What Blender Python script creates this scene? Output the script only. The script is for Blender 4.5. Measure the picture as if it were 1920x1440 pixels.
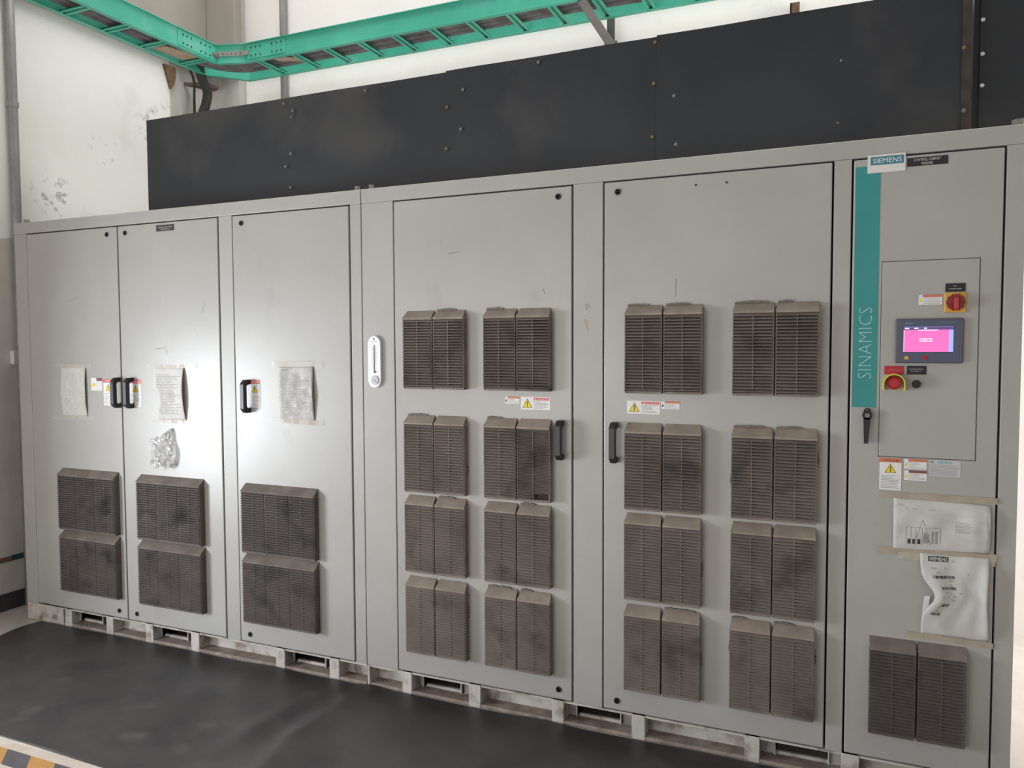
import bpy, bmesh, math, random
from mathutils import Vector, Matrix
random.seed(7)
scene = bpy.context.scene
COL = scene.collection
for o in list(bpy.data.objects):
    bpy.data.objects.remove(o)

# ------------------------------------------------------------------ camera
def make_camera():
    yaw, pit, rol = math.radians(22.98972), math.radians(2.81137), math.radians(-0.23419)
    fwd = Vector((-math.sin(yaw)*math.cos(pit), math.cos(yaw)*math.cos(pit), -math.sin(pit)))
    r0 = Vector((math.cos(yaw), math.sin(yaw), 0)); u0 = r0.cross(fwd)
    r = r0*math.cos(rol) + u0*math.sin(rol); u = r.cross(fwd)
    cam = bpy.data.cameras.new('camera'); cam.sensor_width = 36.0
    cam.lens = 1440/1920*36.0; cam.clip_start = 0.05; cam.clip_end = 100
    o = bpy.data.objects.new('camera', cam); COL.objects.link(o)
    m = Matrix.Identity(4)
    for i, v in enumerate((r, u, -fwd)):
        for k in range(3): m[k][i] = v[k]
    m.translation = Vector((4.2511, -2.9, 1.545))
    o.matrix_world = m
    scene.camera = o
make_camera()

# ------------------------------------------------------------------ world, daylight, fill lamps, exposure
scene.view_settings.view_transform = 'Standard'
scene.view_settings.look = 'None'
scene.view_settings.gamma = 1.0
scene.view_settings.use_curve_mapping = False
scene.view_settings.exposure = 0.12
w = bpy.data.worlds.new('hall_fill'); scene.world = w; w.use_nodes = True
w.node_tree.nodes['Background'].inputs[0].default_value = (1.0, 0.985, 0.945, 1)
w.node_tree.nodes['Background'].inputs[1].default_value = 0.40
def area(name, loc, direction, sx, sy, energy, color):
    l = bpy.data.lights.new(name, 'AREA'); l.shape = 'RECTANGLE'; l.size = sx; l.size_y = sy
    l.energy = energy; l.color = color
    o = bpy.data.objects.new(name, l); COL.objects.link(o); o.location = loc
    o.rotation_euler = Vector(direction).to_track_quat('-Z', 'Y').to_euler()
    return o
# daylight from the bright yard outside the low window of the left wall, in front of the cabinets
area('window_daylight', (-0.95, -2.30, 0.90), (1, 0.12, -0.02), 1.7, 1.35, 245, (0.87, 0.93, 1.0))
# added unseen fill lamp, low at front left, lifting the lower middle doors
area('hall_fill', (0.9, -6.3, 1.1), (.22, 1, 0.0), 3.0, 2.0, 92, (1.0, 0.98, 0.95))
# daylight coming in at the open right end of the hall, behind the cabinet line
area('gate_daylight', (7.4, 1.0, 2.4), (-1, 0.05, 0.08), 1.5, 4.6, 175, (1.0, 0.985, 0.96))
# added unseen lamp above the cabinets, brightening upper walls and tray undersides
rl = area('overhead_fill', (2.6, 0.85, 6.2), (0, 0.04, -1), 6.5, 1.4, 112, (1.0, 0.985, 0.96)); rl.data.spread = math.radians(75)

# ------------------------------------------------------------------ materials
MATS = {}
def srgb(r, g, b):
    return tuple(((c/255)/12.92 if c/255 <= .04045 else ((c/255+.055)/1.055)**2.4) for c in (r, g, b))
def mat(name, c1, c2=None, rough=.5, metal=0., scale=6., bump=0., bscale=200., stretch=(1,1,1), contrast=(.35,.65),
        c3=None, scale3=20., lim3=(.62,.72), emit=None, estr=0., spec=.5, alpha=1., trans=0., detail=5.):
    if name in MATS: return MATS[name]
    m = bpy.data.materials.new(name); m.use_nodes = True; MATS[name] = m
    nt = m.node_tree; N = nt.nodes; L = nt.links; b = N['Principled BSDF']
    b.inputs['Roughness'].default_value = rough; b.inputs['Metallic'].default_value = metal
    b.inputs['Specular IOR Level'].default_value = spec
    b.inputs['Base Color'].default_value = (*c1, 1)
    if alpha < 1: b.inputs['Alpha'].default_value = alpha
    if trans: b.inputs['Transmission Weight'].default_value = trans
    if emit:
        b.inputs['Emission Color'].default_value = (*emit, 1); b.inputs['Emission Strength'].default_value = estr
    pos = None
    def coords():
        nonlocal pos
        if pos is None:
            g = N.new('ShaderNodeNewGeometry'); mp = N.new('ShaderNodeMapping')
            mp.inputs['Scale'].default_value = stretch
            L.new(g.outputs['Position'], mp.inputs['Vector']); pos = mp.outputs['Vector']
        return pos
    if c2 is not None:
        n = N.new('ShaderNodeTexNoise'); n.inputs['Scale'].default_value = scale; n.inputs['Detail'].default_value = detail
        n.inputs['Roughness'].default_value = .6
        L.new(coords(), n.inputs['Vector'])
        r = N.new('ShaderNodeValToRGB'); r.color_ramp.elements[0].position = contrast[0]; r.color_ramp.elements[1].position = contrast[1]
        r.color_ramp.elements[0].color = (*c1, 1); r.color_ramp.elements[1].color = (*c2, 1)
        L.new(n.outputs['Fac'], r.inputs['Fac']); out = r.outputs['Color']
        if c3 is not None:
            n3 = N.new('ShaderNodeTexNoise'); n3.inputs['Scale'].default_value = scale3; n3.inputs['Detail'].default_value = 6
            L.new(coords(), n3.inputs['Vector'])
            mr = N.new('ShaderNodeMapRange'); mr.inputs['From Min'].default_value = lim3[0]; mr.inputs['From Max'].default_value = lim3[1]
            L.new(n3.outputs['Fac'], mr.inputs['Value'])
            mx = N.new('ShaderNodeMixRGB'); mx.inputs['Color2'].default_value = (*c3, 1)
            L.new(mr.outputs['Result'], mx.inputs['Fac']); L.new(out, mx.inputs['Color1']); out = mx.outputs['Color']
        L.new(out, b.inputs['Base Color'])
    if bump:
        n = N.new('ShaderNodeTexNoise'); n.inputs['Scale'].default_value = bscale; n.inputs['Detail'].default_value = 3
        L.new(coords(), n.inputs['Vector'])
        bp = N.new('ShaderNodeBump'); bp.inputs['Strength'].default_value = bump; bp.inputs['Distance'].default_value = .002
        L.new(n.outputs['Fac'], bp.inputs['Height']); L.new(bp.outputs['Normal'], b.inputs['Normal'])
    return m

PAINT = mat('cabinet_paint', (.36,.349,.326), (.395,.383,.360), rough=.33, scale=2.2, bump=.06, bscale=260, c3=(.30,.283,.256), scale3=3.1, lim3=(.66,.86), spec=.45)
FRAMEP = mat('cabinet_frame_paint', (.36,.349,.326), (.39,.378,.355), rough=.40, scale=3, bump=.05, bscale=260, spec=.45)
ROOFP = mat('roof_plate_paint', (.55,.53,.50), (.62,.60,.57), rough=.6, scale=4)
BASEP = mat('base_dirty_paint', (.44,.41,.37), (.56,.53,.49), rough=.6, scale=9, c3=(.20,.14,.11), scale3=14, lim3=(.5,.72))
BASEF = mat('base_flange_rust', (.20,.145,.12), (.33,.28,.24), rough=.75, scale=16)
GAP = mat('dark_gap', (.02,.019,.018), rough=.8)
BLACK = mat('black_plastic', (.016,.016,.018), rough=.42)
LOCKM = mat('lock_black', (.02,.019,.018), rough=.5)
DUST = mat('dusty_grille', (.175,.143,.124), (.265,.225,.196), rough=.85, scale=5.5, c3=(.07,.06,.054), scale3=7, lim3=(.55,.8), spec=.25, contrast=(.3,.7))
DUSTD = mat('dark_dusty_grille', (.095,.078,.070), (.145,.121,.109), rough=.62, scale=5.5, c3=(.03,.027,.026), scale3=8, lim3=(.55,.78), spec=.4, contrast=(.3,.7))
HOOD = mat('grille_hood_dust', (.25,.205,.17), (.32,.27,.225), rough=.9, scale=14, spec=.2)
HOODD = mat('dark_grille_hood_dust', (.145,.12,.105), (.20,.17,.15), rough=.9, scale=14, spec=.2)
PAD = mat('filter_pad', (.05,.042,.037), (.09,.075,.066), rough=.95, scale=40)
FLUFF = mat('dust_fluff', (.13,.112,.098), (.20,.172,.152), rough=1, scale=60)
DUCT = mat('duct_black_sheet', (.021,.023,.028), (.029,.031,.036), rough=.40, scale=1.6, spec=.4, c3=(.068,.065,.062), scale3=1.9, lim3=(.50,.75))
RUST = mat('rusty_angle', (.030,.026,.023), (.055,.042,.034), rough=.8, scale=25)
SCREWM = mat('screw_steel', (.26,.24,.21), rough=.45, metal=.6)
SCREWB = mat('screw_brass', (.26,.16,.08), rough=.5, metal=.5)
SCREWW = mat('screw_zinc', (.75,.76,.78), rough=.3, metal=.6)
GREEN = mat('tray_green', (.05,.39,.28), (.08,.46,.335), rough=.45, scale=3, c3=(.15,.46,.35), scale3=6, lim3=(.55,.8))
MINT = mat('tray_green_rung', (.15,.52,.38), (.22,.60,.45), rough=.5, scale=4)
STRAP = mat('galvanised_strap', (.24,.225,.21), (.33,.31,.29), rough=.6, metal=.3, scale=20)
BOLTD = mat('bolt_dark', (.02,.05,.04), rough=.6)
CABLE = mat('dusty_cable', (.10,.095,.10), (.20,.19,.20), rough=.9, scale=9, contrast=(.35,.7))
CABLEB = mat('black_cable', (.016,.016,.015), (.035,.034,.03), rough=.6, scale=10)
WOOD = mat('weathered_board', (.36,.27,.19), (.48,.38,.28), rough=.8, scale=8, stretch=(1,6,6))
PLANK = mat('dark_plank', (.085,.065,.055), (.13,.10,.085), rough=.85, scale=8)
STEEL = mat('bracket_steel', (.20,.195,.18), (.27,.26,.24), rough=.55, metal=.2, scale=9)
RUSTP = mat('rusty_post', (.17,.085,.05), (.25,.14,.09), rough=.8, scale=20)
CONDUIT = mat('conduit_grey', (.24,.23,.22), (.30,.29,.28), rough=.5, metal=.2, scale=8)
BACKW = mat('plaster_back', (.80,.755,.735), (.86,.82,.80), rough=.9, scale=1.5, bump=.1, bscale=30, c3=(.62,.58,.54), scale3=5, lim3=(.66,.85))
CONC = mat('column_concrete', (.40,.385,.355), (.52,.505,.475), rough=.95, scale=5, stretch=(1,1,.25), c3=(.15,.14,.13), scale3=9, lim3=(.6,.78), bump=.3, bscale=40)
TANW = mat('upper_wall_tan', (.33,.295,.26), (.38,.345,.305), rough=.95, scale=2, stretch=(1,1,.4))
FLOORM = mat('floor_epoxy', (.46,.41,.36), (.54,.49,.44), rough=.28, scale=3, c3=(.34,.28,.22), scale3=7, lim3=(.58,.8))
MATM = mat('rubber_mat', (.034,.032,.033), (.052,.048,.048), spec=.35, rough=.42, scale=3.5, bump=.15, bscale=90, c3=(.085,.078,.074), scale3=5, lim3=(.58,.85))
TAPEY = mat('tape_yellow', (.40,.21,.06), (.34,.18,.06), rough=.45, scale=20)
TAPEK = mat('tape_black', (.06,.057,.065), (.08,.075,.08), rough=.5, scale=20)
TAPEW = mat('tape_border', (.36,.31,.26), (.44,.385,.33), rough=.6, scale=12)
BASEB = mat('baseboard_dark', (.03,.029,.034), (.05,.047,.05), rough=.6, scale=10)
STRB = mat('stripe_brown', (.17,.10,.06), rough=.8)
STRT = mat('stripe_teal', (.02,.075,.07), rough=.8)
WHITE = mat('sticker_white', (.72,.715,.70), rough=.5)
SILV = mat('sticker_silver', (.50,.50,.52), rough=.4)
REDS = mat('sticker_red', (.62,.07,.07), rough=.5)
ORS = mat('sticker_orange', (.58,.17,.08), rough=.5)
MARS = mat('sticker_maroon', (.22,.06,.06), rough=.5)
YEL = mat('sticker_yellow', (.75,.58,.02), rough=.5)
INK = mat('ink_black', (.03,.028,.028), rough=.6)
INKG = mat('ink_grey', (.28,.275,.27), rough=.6)
INKW = mat('ink_white', (.75,.75,.75), rough=.6)
INKL = mat('ink_pale', (.52,.52,.52), rough=.6)
TEAL = mat('teal_band', (.030,.235,.235), (.040,.265,.255), rough=.4, scale=3)
TEALI = mat('ink_teal', (.01,.30,.34), rough=.5)
TEALP = mat('ink_pale_teal', (.34,.55,.53), rough=.5)
PLW = mat('plate_white', (.66,.65,.61), rough=.45)
PLK = mat('plate_black', (.014,.015,.017), rough=.4)
PLR = mat('plate_red', (.42,.02,.035), rough=.45)
HMIG = mat('hmi_grey', (.10,.10,.115), rough=.5)
HMIB = mat('hmi_blue', (.085,.095,.15), rough=.35)
SCRP = mat('screen_pink', (.1,.02,.05), rough=.3, emit=srgb(255,118,196), estr=.95)
SCRB = mat('screen_blue', (.05,.06,.1), rough=.3, emit=srgb(165,185,255), estr=.95)
SCRV = mat('screen_violet', (.05,.03,.08), rough=.3, emit=srgb(92,66,128), estr=.9)
SCRW = mat('screen_white', (.1,.1,.1), rough=.3, emit=(1,.95,1), estr=1.0)
SWY = mat('switch_yellow', (.62,.33,.05), rough=.45)
SWR = mat('switch_red', (.20,.015,.012), (.26,.03,.02), rough=.45, scale=40)
ESY = mat('estop_yellow', (.68,.55,.06), rough=.45)
ESR = mat('estop_red', (.42,.018,.03), rough=.4)
PAPTAPE = mat('aged_tape', (.44,.39,.30), (.54,.49,.40), rough=.5, scale=40, alpha=.85)
PAPTAPEB = mat('brown_tape', (.40,.335,.25), (.47,.41,.33), rough=.5, scale=18, alpha=.82)
CLRTAPE = mat('clear_tape', (.66,.65,.62), rough=.25, alpha=.45)
THW = mat('thermometer_white', (.80,.80,.82), rough=.35)
THG = mat('thermometer_dial', (.55,.55,.57), rough=.2)
FILM = mat('clear_film', (.62,.61,.61), (.42,.40,.39), rough=.16, scale=30, alpha=.62, spec=.8)
SOCK = mat('socket_white', (.62,.60,.57), rough=.5)

def wall_left_mat():
    m = mat('plaster_left', (.80,.785,.765), (.86,.85,.83), rough=.9, scale=1.3, bump=.08, bscale=25, c3=(.60,.575,.545), scale3=2.2, lim3=(.62,.9))
    nt = m.node_tree; N = nt.nodes; L = nt.links; b = N['Principled BSDF']
    link = b.inputs['Base Color'].links[0]; col = link.from_socket
    g = N.new('ShaderNodeNewGeometry')
    for (c, rad, sc, lo, hi, dark) in (((-.25,.42,2.50), .16, 22, .54, .64, (.45,.43,.41)), ((-.25,.80,2.86), .13, 26, .58, .68, (.55,.53,.51)),
                                 ((-.25,1.28,3.1), .26, 16, .52, .66, (.50,.48,.45))):
        d = N.new('ShaderNodeVectorMath'); d.operation = 'DISTANCE'; d.inputs[1].default_value = c
        L.new(g.outputs['Position'], d.inputs[0])
        mr = N.new('ShaderNodeMapRange'); mr.inputs['From Min'].default_value = rad*.5; mr.inputs['From Max'].default_value = rad
        mr.inputs['To Min'].default_value = 1; mr.inputs['To Max'].default_value = 0
        L.new(d.outputs['Value'], mr.inputs['Value'])
        n = N.new('ShaderNodeTexNoise'); n.inputs['Scale'].default_value = sc; n.inputs['Detail'].default_value = 7
        L.new(g.outputs['Position'], n.inputs['Vector'])
        m2 = N.new('ShaderNodeMapRange'); m2.inputs['From Min'].default_value = lo; m2.inputs['From Max'].default_value = hi
        L.new(n.outputs['Fac'], m2.inputs['Value'])
        mu = N.new('ShaderNodeMath'); mu.operation = 'MULTIPLY'
        L.new(mr.outputs['Result'], mu.inputs[0]); L.new(m2.outputs['Result'], mu.inputs[1])
        mx = N.new('ShaderNodeMixRGB'); mx.inputs['Color2'].default_value = (*dark, 1)
        L.new(mu.outputs[0], mx.inputs['Fac']); L.new(col, mx.inputs['Color1']); col = mx.outputs['Color']
    L.new(col, b.inputs['Base Color'])
    return m
LEFTW = wall_left_mat()
LOWERW = mat('lower_wall_darker', (.56,.52,.485), (.64,.605,.565), rough=.9, scale=3, c3=(.46,.42,.385), scale3=6, lim3=(.55,.8))

def paper_mat(name, nlines, x0, z0, x1, z1, dens=.5, base=(.66,.645,.615), ink=(.30,.29,.28), seed=0., top=1., bot=0., lw=.45, smudge=.0):
    """paper whose print is rows of broken ink lines laid out in the sheet's own UV"""
    m = bpy.data.materials.new(name); m.use_nodes = True
    nt = m.node_tree; N = nt.nodes; L = nt.links; b = N['Principled BSDF']; b.inputs['Roughness'].default_value = .75
    uv = N.new('ShaderNodeUVMap'); sp = N.new('ShaderNodeSeparateXYZ'); L.new(uv.outputs['UV'], sp.inputs[0])
    def M(op, a, bb=None):
        n = N.new('ShaderNodeMath'); n.operation = op
        for i, v in enumerate((a, bb)):
            if v is None: continue
            if isinstance(v, (int, float)): n.inputs[i].default_value = v
            else: L.new(v, n.inputs[i])
        return n.outputs[0]
    u, v = sp.outputs[0], sp.outputs[1]
    row = M('MULTIPLY', v, nlines); fr = M('FRACT', row); ln = M('LESS_THAN', fr, lw); fl = M('FLOOR', row)
    cb = N.new('ShaderNodeCombineXYZ'); L.new(M('MULTIPLY', u, 9.), cb.inputs[0]); L.new(M('MULTIPLY', fl, 3.7), cb.inputs[1]); cb.inputs[2].default_value = seed
    n1 = N.new('ShaderNodeTexNoise'); n1.inputs['Scale'].default_value = 1.; n1.inputs['Detail'].default_value = 2; L.new(cb.outputs[0], n1.inputs['Vector'])
    on = M('GREATER_THAN', n1.outputs['Fac'], 1-dens)
    wn = N.new('ShaderNodeTexWhiteNoise'); wn.noise_dimensions = '1D'; L.new(M('ADD', fl, seed), wn.inputs['W'])
    end = M('LESS_THAN', u, M('ADD', M('MULTIPLY', wn.outputs['Value'], .5), x1-.42))
    k = M('MULTIPLY', M('MULTIPLY', ln, on), end)
    for c in (M('GREATER_THAN', u, x0), M('LESS_THAN', u, x1), M('GREATER_THAN', v, z0), M('LESS_THAN', v, z1)): k = M('MULTIPLY', k, c)
    k = M('MULTIPLY', k, .8)
    n2 = N.new('ShaderNodeTexNoise'); n2.inputs['Scale'].default_value = 5.; n2.inputs['Detail'].default_value = 5; L.new(uv.outputs['UV'], n2.inputs['Vector'])
    rp = N.new('ShaderNodeValToRGB'); rp.color_ramp.elements[0].position = .35; rp.color_ramp.elements[1].position = .7
    rp.color_ramp.elements[0].color = (*[c*(.86-smudge) for c in base], 1); rp.color_ramp.elements[1].color = (*base, 1)
    L.new(n2.outputs['Fac'], rp.inputs['Fac'])
    mx = N.new('ShaderNodeMixRGB'); mx.inputs['Color2'].default_value = (*ink, 1)
    L.new(k, mx.inputs['Fac']); L.new(rp.outputs['Color'], mx.inputs['Color1']); L.new(mx.outputs['Color'], b.inputs['Base Color'])
    return m

# ------------------------------------------------------------------ helpers
def tag(o, label=None, cat=None, group=None, kind=None):
    if label: o['label'] = label
    if cat: o['category'] = cat
    if group: o['group'] = group
    if kind: o['kind'] = kind
    return o
def link(o, parent=None):
    COL.objects.link(o)
    if parent is not None:
        o.parent = parent
        if parent.get('_base') is not None:
            o.matrix_parent_inverse = Matrix.Translation(-parent.location)
    return o
def thing(name, loc, label, cat, group=None):
    o = bpy.data.objects.new(name, None); o.empty_display_size = .05
    COL.objects.link(o); o.location = loc; o['_base'] = 1
    return tag(o, label, cat, group)
def box(bm, lo, hi, bev=0., mi=0, seg=1):
    r = bmesh.ops.create_cube(bm, size=1.0); vs = r['verts']
    for v in vs:
        v.co = Vector([lo[i] + (v.co[i]+.5)*(hi[i]-lo[i]) for i in range(3)])
    fs = set(f for v in vs for f in v.link_faces)
    for f in fs: f.material_index = mi
    if bev > 0:
        es = list(set(e for v in vs for e in v.link_edges))
        bmesh.ops.bevel(bm, geom=es, offset=bev, segments=seg, affect='EDGES', profile=.5, material=-1)
def prism(bm, pts, axis, a, b, mi=0):
    """polygon pts in the plane normal to axis ('x','y','z'), extruded from a to b"""
    def P(p, t):
        if axis == 'x': return (t, p[0], p[1])
        if axis == 'y': return (p[0], t, p[1])
        return (p[0], p[1], t)
    A = [bm.verts.new(P(p, a)) for p in pts]; B = [bm.verts.new(P(p, b)) for p in pts]
    n = len(pts); fs = [bm.faces.new(A), bm.faces.new(B[::-1])]
    for i in range(n): fs.append(bm.faces.new((A[i], B[i], B[(i+1) % n], A[(i+1) % n])))
    for f in fs: f.material_index = mi
def cyl(bm, c, axis, r, a, b, n=14, r2=None, mi=0):
    r2 = r if r2 is None else r2
    def P(t, R, i):
        x, y = R*math.cos(2*math.pi*i/n), R*math.sin(2*math.pi*i/n)
        if axis == 'y': return (c[0]+x, t, c[1]+y)
        if axis == 'z': return (c[0]+x, c[1]+y, t)
        return (t, c[0]+x, c[1]+y)
    A = [bm.verts.new(P(a, r, i)) for i in range(n)]; B = [bm.verts.new(P(b, r2, i)) for i in range(n)]
    fs = [bm.faces.new(A), bm.faces.new(B[::-1])]
    for i in range(n): fs.append(bm.faces.new((A[i], B[i], B[(i+1) % n], A[(i+1) % n])))
    for f in fs: f.material_index = mi
def tube(bm, pts, r, n=10, mi=0):
    pts = [Vector(p) for p in pts]; rings = []
    up = Vector((0.31, 0.2, 0.93)).normalized()
    for i, p in enumerate(pts):
        t = (pts[min(i+1, len(pts)-1)] - pts[max(i-1, 0)]).normalized()
        s = t.cross(up)
        if s.length < 1e-3: s = t.cross(Vector((1, 0, 0)))
        s.normalize(); q = s.cross(t).normalized()
        rings.append([bm.verts.new(p + r*(math.cos(2*math.pi*k/n)*s + math.sin(2*math.pi*k/n)*q)) for k in range(n)])
    fs = [bm.faces.new(rings[0]), bm.faces.new(rings[-1][::-1])]
    for a, b in zip(rings, rings[1:]):
        for k in range(n): fs.append(bm.faces.new((a[k], a[(k+1) % n], b[(k+1) % n], b[k])))
    for f in fs: f.material_index = mi
def smooth_path(ctrl, steps=10):
    P = [Vector(p) for p in ctrl]; P = [2*P[0]-P[1]] + P + [2*P[-1]-P[-2]]; out = []
    for i in range(1, len(P)-2):
        for k in range(steps):
            t = k/steps; a, b, c, d = P[i-1:i+3]
            out.append(.5*((2*b) + (c-a)*t + (2*a-5*b+4*c-d)*t*t + (3*b-a-3*c+d)*t**3))
    out.append(P[-2]); return out
def mesh(bm, mats, smooth=False):
    bmesh.ops.recalc_face_normals(bm, faces=bm.faces)
    me = bpy.data.meshes.new('mesh'); bm.to_mesh(me); bm.free()
    for m in (mats if isinstance(mats, (list, tuple)) else [mats]): me.materials.append(m)
    if smooth:
        for p in me.polygons: p.use_smooth = True
    return me
def obj(name, bm, mats, parent=None, smooth=False, loc=None):
    me = bm if isinstance(bm, bpy.types.Mesh) else mesh(bm, mats, smooth)
    me.name = name
    o = bpy.data.objects.new(name, me)
    if loc is not None: o.location = loc
    return link(o, parent)
def boxobj(name, lo, hi, m, parent=None, bev=0., seg=1):
    bm = bmesh.new(); box(bm, lo, hi, bev, seg=seg); return obj(name, bm, m, parent)
def struct(o): return tag(o, kind='structure')

def quad(bm, x0, z0, x1, z1, y, mi):
    vs = [bm.verts.new(p) for p in ((x0, y, z0), (x1, y, z0), (x1, y, z1), (x0, y, z1))]
    bm.faces.new(vs).material_index = mi
def poly(bm, pts, y, mi):
    bm.faces.new([bm.verts.new((p[0], y, p[1])) for p in pts]).material_index = mi
_dg = []
def text_bm(bm, body, x0, z0, x1, z1, y, mi, rot90=False, off=0.):
    """lettering fitted into a rectangle in the XZ plane, facing -Y; '~n' gives n unreadable word blocks"""
    if body[0] == '~':
        n = int(body[1:]); p = (x1-x0)/n; rz = (z1-z0)
        for i in range(n): quad(bm, x0+p*i, z0+rz*(.1+.12*(i % 2)), x0+p*(i+.62+.12*(i % 3)), z1-rz*(.1+.1*(i % 3 == 1)), y, mi)
        return
    cu = bpy.data.curves.new('t', 'FONT'); cu.body = body; cu.size = 1; cu.resolution_u = 2; cu.offset = off
    to = bpy.data.objects.new('t', cu); COL.objects.link(to)
    dg = bpy.context.evaluated_depsgraph_get(); dg.update()
    me = bpy.data.meshes.new_from_object(to.evaluated_get(dg))
    vs = [v.co.copy() for v in me.vertices]
    if vs:
        if rot90: vs = [Vector((-v.y, v.x, 0)) for v in vs]
        ax, bx = min(v.x for v in vs), max(v.x for v in vs); ay, by = min(v.y for v in vs), max(v.y for v in vs)
        nv = [bm.verts.new((x0 + (v.x-ax)/(bx-ax)*(x1-x0), y, z0 + (v.y-ay)/(by-ay)*(z1-z0))) for v in vs]
        for p in me.polygons:
            try: bm.faces.new([nv[i] for i in p.vertices]).material_index = mi
            except ValueError: pass
    bpy.data.objects.remove(to); bpy.data.curves.remove(cu); bpy.data.meshes.remove(me)

# ------------------------------------------------------------------ the room
XW = -0.25
o = boxobj('floor', (-1.2, -6.5, -.1), (9, 2.3, 0), FLOORM); struct(o)
# left wall with a low window opening (y -2.55..-1.35, z .42..1.58)
bm = bmesh.new()
for lo, hi in (((XW-.24, -1.35, 0), (XW, 1.36, 9.0)), ((XW-.24, -6.5, 0), (XW, -2.55, 9.0)),
               ((XW-.24, -2.55, 0), (XW, -1.35, .42)), ((XW-.24, -2.55, 1.58), (XW, -1.35, 9.0))): box(bm, lo, hi)
struct(obj('wall_left', bm, LEFTW))
o = boxobj('baseboard_left', (XW, -1.1, 0), (XW+.012, 1.36, .1), BASEB); struct(o)
bm = bmesh.new(); box(bm, (XW, -.6, .285), (XW+.004, .085, .315)); struct(obj('trim_1', bm, STRB))
bm = bmesh.new(); box(bm, (XW, .085, .285), (XW+.004, .5, .318)); struct(obj('trim_2', bm, STRT))
# thin darker layer over the lower wall, with an uneven top edge
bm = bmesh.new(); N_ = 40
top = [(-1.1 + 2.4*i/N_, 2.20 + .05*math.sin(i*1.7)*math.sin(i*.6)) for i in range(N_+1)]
prism(bm, [(-1.1, .1)] + [(1.3, .1)] + top[::-1], 'x', XW, XW+.0015); struct(obj('trim_3', bm, LOWERW))
o = boxobj('wall_back', (XW-.24, 1.82, 0), (9, 2.06, 9.0), BACKW); struct(o)
bm = bmesh.new(); box(bm, (XW-.24, 1.36, 0), (XW+.004, 1.74, 9.0)); box(bm, (XW-.24, 1.74, 0), (.05, 1.82, 9.0))
struct(obj('wall_corner', bm, CONC))
bm = bmesh.new(); box(bm, (XW-.02, -1.2, 3.62), (XW+.03, 1.735, 5.0), .006); box(bm, (XW+.03, 1.70, 3.62), (.055, 1.78, 5.0), .006)  # thin tan slab over the upper left wall and its corner
struct(obj('trim_4', bm, TANW))
# frame of the window opening
bm = bmesh.new()
for lo, hi in (((XW-.16, -2.55, .42), (XW-.11, -2.51, 1.58)), ((XW-.16, -1.39, .42), (XW-.11, -1.35, 1.58)),
               ((XW-.16, -2.51, .42), (XW-.11, -1.39, .46)), ((XW-.16, -2.51, 1.54), (XW-.11, -1.39, 1.58))): box(bm, lo, hi, .004)
struct(obj('window_1', bm, CONDUIT))

# ------------------------------------------------------------------ floor mat and marking tape
def make_mat():
    nx, ny = 150, 40; x0, x1, y0, y1 = .13, 5.9, -.95, -.012
    def h(x, y):
        z = .006
        d = x - (2.335 + .03*math.sin(y*5)); amp = .5 + .5*min(1, max(0, (-y)/.5))
        z += .020*amp*math.exp(-(d/.055)**2)
        d = x - (2.11 + .05*(y+.35)); z += .010*math.exp(-(d/.05)**2)*math.exp(-((y+.55)/.4)**2)
        d = x - 1.62 - .3*(y+.5); z += .005*math.exp(-(d/.12)**2)
        d = x - 3.35 + .4*(y+.5); z += .006*math.exp(-(d/.10)**2)
        z += .0018*math.sin(x*7+y*5)*math.sin(y*9-x*3)
        return z
    bm = bmesh.new(); T = []
    for i in range(nx+1):
        for j in range(ny+1):
            x = x0+(x1-x0)*i/nx; y = y0+(y1-y0)*j/ny
            if i == 0: x += .02*math.sin(y*14)
            if j == 0: y += .004*math.sin(x*6)
            T.append(bm.verts.new((x, y, h(x, y))))
    for i in range(nx):
        for j in range(ny):
            a = i*(ny+1)+j; bm.faces.new((T[a], T[a+ny+1], T[a+ny+2], T[a+1]))
    rim = [e for e in bm.edges if len(e.link_faces) == 1]
    r = bmesh.ops.extrude_edge_only(bm, edges=rim)
    for v in [g for g in r['geom'] if isinstance(g, bmesh.types.BMVert)]: v.co.z = 0.0005
    o = obj('rubber_mat', bm, MATM, smooth=True)
    es = o.modifiers.new('edges', 'EDGE_SPLIT'); es.split_angle = math.radians(35)
    tag(o, 'black rubber mat lying along the foot of the grey cabinets', 'mat')
make_mat()
def make_tape():
    t = thing('hazard_tape', (2.2, -1.04, 0), 'yellow and black striped warning tape on the floor before the rubber mat', 'tape')
    bm = bmesh.new(); box(bm, (.8, -1.0, 0), (2.75, -.958, .0012)); box(bm, (.8, -1.115, 0), (2.75, -1.082, .0012))
    obj('tape_border', bm, TAPEW, t)
    p = .1325
    for k in range(-4, 10):
        x = 1.325 + k*p
        bm = bmesh.new(); s = .085
        prism(bm, [(x, -1.0), (x+p, -1.0), (x+p+s, -1.082), (x+s, -1.082)], 'z', 0, .0014)
        obj('stripe', bm, TAPEK if k % 2 == 0 else TAPEY, t)
make_tape()

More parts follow.
